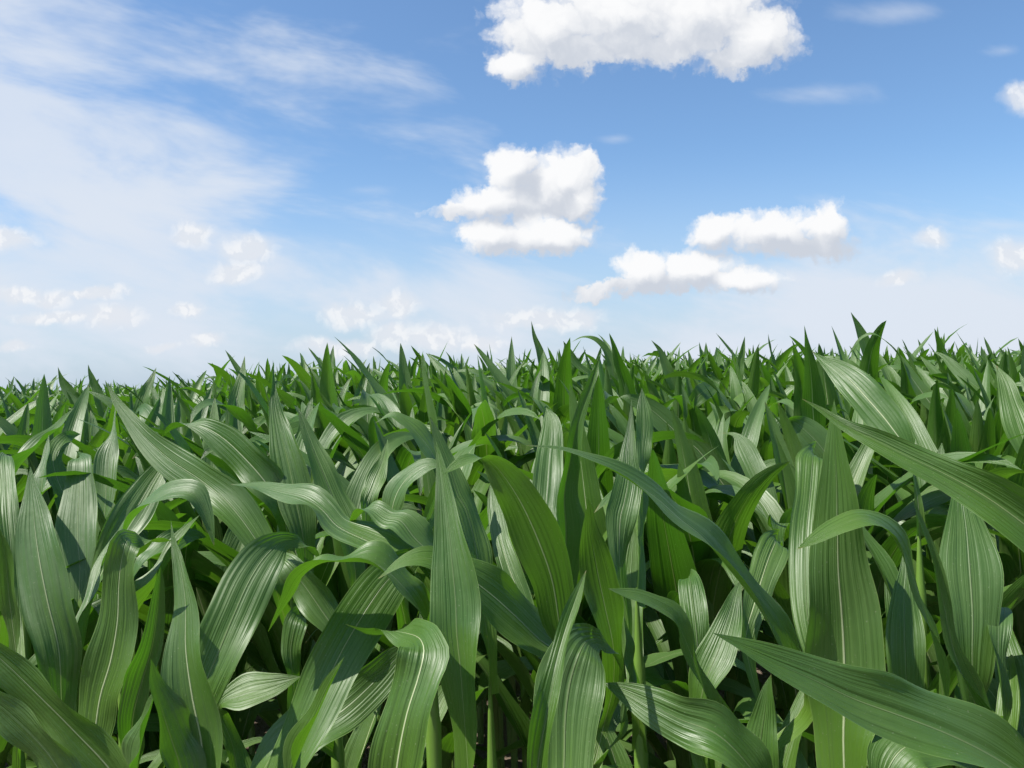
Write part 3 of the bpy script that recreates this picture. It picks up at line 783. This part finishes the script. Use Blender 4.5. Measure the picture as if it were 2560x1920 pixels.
def field_label(x, y):
    """candidates come in order of distance, so the rank behind a landmark blade is counted as we go"""
    best = min((k for k in range(len(hero_keys)) if hero_keys[k] in SHORT and hero_xy[k][1] < y + 0.05),
               key=lambda k: abs(hero_xy[k][0] / hero_xy[k][1] - x / y) + 0.004 * rank.get((k, 'n'), 0), default=None)
    if best is None: return None
    hx = hero_xy[best]
    sd = 'left' if x / y < hx[0] / hx[1] else 'right'
    n = rank.get((best, sd), 0); rank[(best, sd)] = n + 1; rank[(best, 'n')] = rank.get((best, 'n'), 0) + 1
    return "%s maize plant back on the %s behind the %s" % (ORD[min(n, 19)], sd, SHORT[hero_keys[best]])
count = len(hero_by)
far_idx = []
for i, (x, y) in enumerate(cand):
    if len(hero_xy) and np.min(np.hypot(hero_xy[:, 0] - x, hero_xy[:, 1] - y)) < 0.13: continue
    if inview[i] and y < 1.75:
        # understorey between the measured plants: only from a distance where it cannot stand before them
        if y < 1.0: continue
    if y < 0.45 or (not inview[i] and abs(x) < y * 0.66 + 0.8 and y < 2.0): continue
    if inview[i] and count < 296:
        r = random.Random(i * 31 + 5)
        hs = height_scale(x, y)
        lowf = 1.0
        if y < 1.6: lowf = 0.70
        elif y < 2.7: lowf = 0.86 + (y - 1.6) * 0.127
        hs *= lowf
        lab = field_label(x, y) or "low maize plant half hidden in the shade between the front rows"
        e = new_plant((x, y, float(ground_z(x, y))), lab, "maize plants of the canopy behind the front rows")
        st = child("stalk", STALKS[i % 3], e); st.scale = (1, 1, hs)
        plan = plan_plant(r)
        if lowf < 0.8: plan = plan[2:]
        for it in plan: add_leaf(e, it, hs, 0.8 if lowf < 0.8 else 1.0)
        count += 1
    else:
        far_idx.append(i)
print("individual plants", count, "rest", len(far_idx))

# ------------------------------------------------------------------ the rest of the field: one mass
def low_plant(r, nr, nc, seq_n):
    V, F, U = [], [], []
    o = 0
    for (k, i, z, th, s, mir) in plan_plant(r)[:seq_n]:
        v = leaf_arrays(LIB[k][i], nr, nc) * s
        v[:, 1] *= mir
        c_, s_ = math.cos(th), math.sin(th)
        v = np.stack([v[:, 0] * c_ - v[:, 1] * s_, v[:, 0] * s_ + v[:, 1] * c_, v[:, 2] + z], -1)
        V.append(v); F.append(grid_faces(nr, nc) + o); U.append(grid_uv(nr, nc)); o += len(v)
    return np.concatenate(V), np.concatenate(F), np.concatenate(U)
LOD = [[low_plant(random.Random(700 + q), 13, 5, 8) for q in range(16)],
       [low_plant(random.Random(900 + q), 9, 3, 7) for q in range(24)],
       [low_plant(random.Random(950 + q), 6, 3, 5) for q in range(24)]]
V, F, U = [], [], []
o = 0
rr = random.Random(5)
for i in far_idx:
    x, y = cand[i]
    d = dist[i]
    if d > 28 and rr.random() < 0.45: continue
    lod = 0 if d < 9 else 1 if d < 22 else 2
    v, f, u = LOD[lod][rr.randrange(len(LOD[lod]))]
    a = rr.uniform(0, 6.283); s = rr.uniform(0.93, 1.06) * height_scale(x, y)
    c_, s_ = math.cos(a), math.sin(a)
    w = np.stack([v[:, 0] * c_ - v[:, 1] * s_ + x, v[:, 0] * s_ + v[:, 1] * c_ + y, v[:, 2] * s + float(ground_z(x, y))], -1)
    V.append(w); F.append(f + o); U.append(u); o += len(v)
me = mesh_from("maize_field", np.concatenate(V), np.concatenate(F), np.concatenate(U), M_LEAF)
fo = bpy.data.objects.new("maize_field", me); COL.objects.link(fo)
fo["kind"] = "stuff"; fo["category"] = "maize crop"
fo["label"] = "dense green maize crop filling the field back to the horizon"
print("field faces", len(me.polygons))
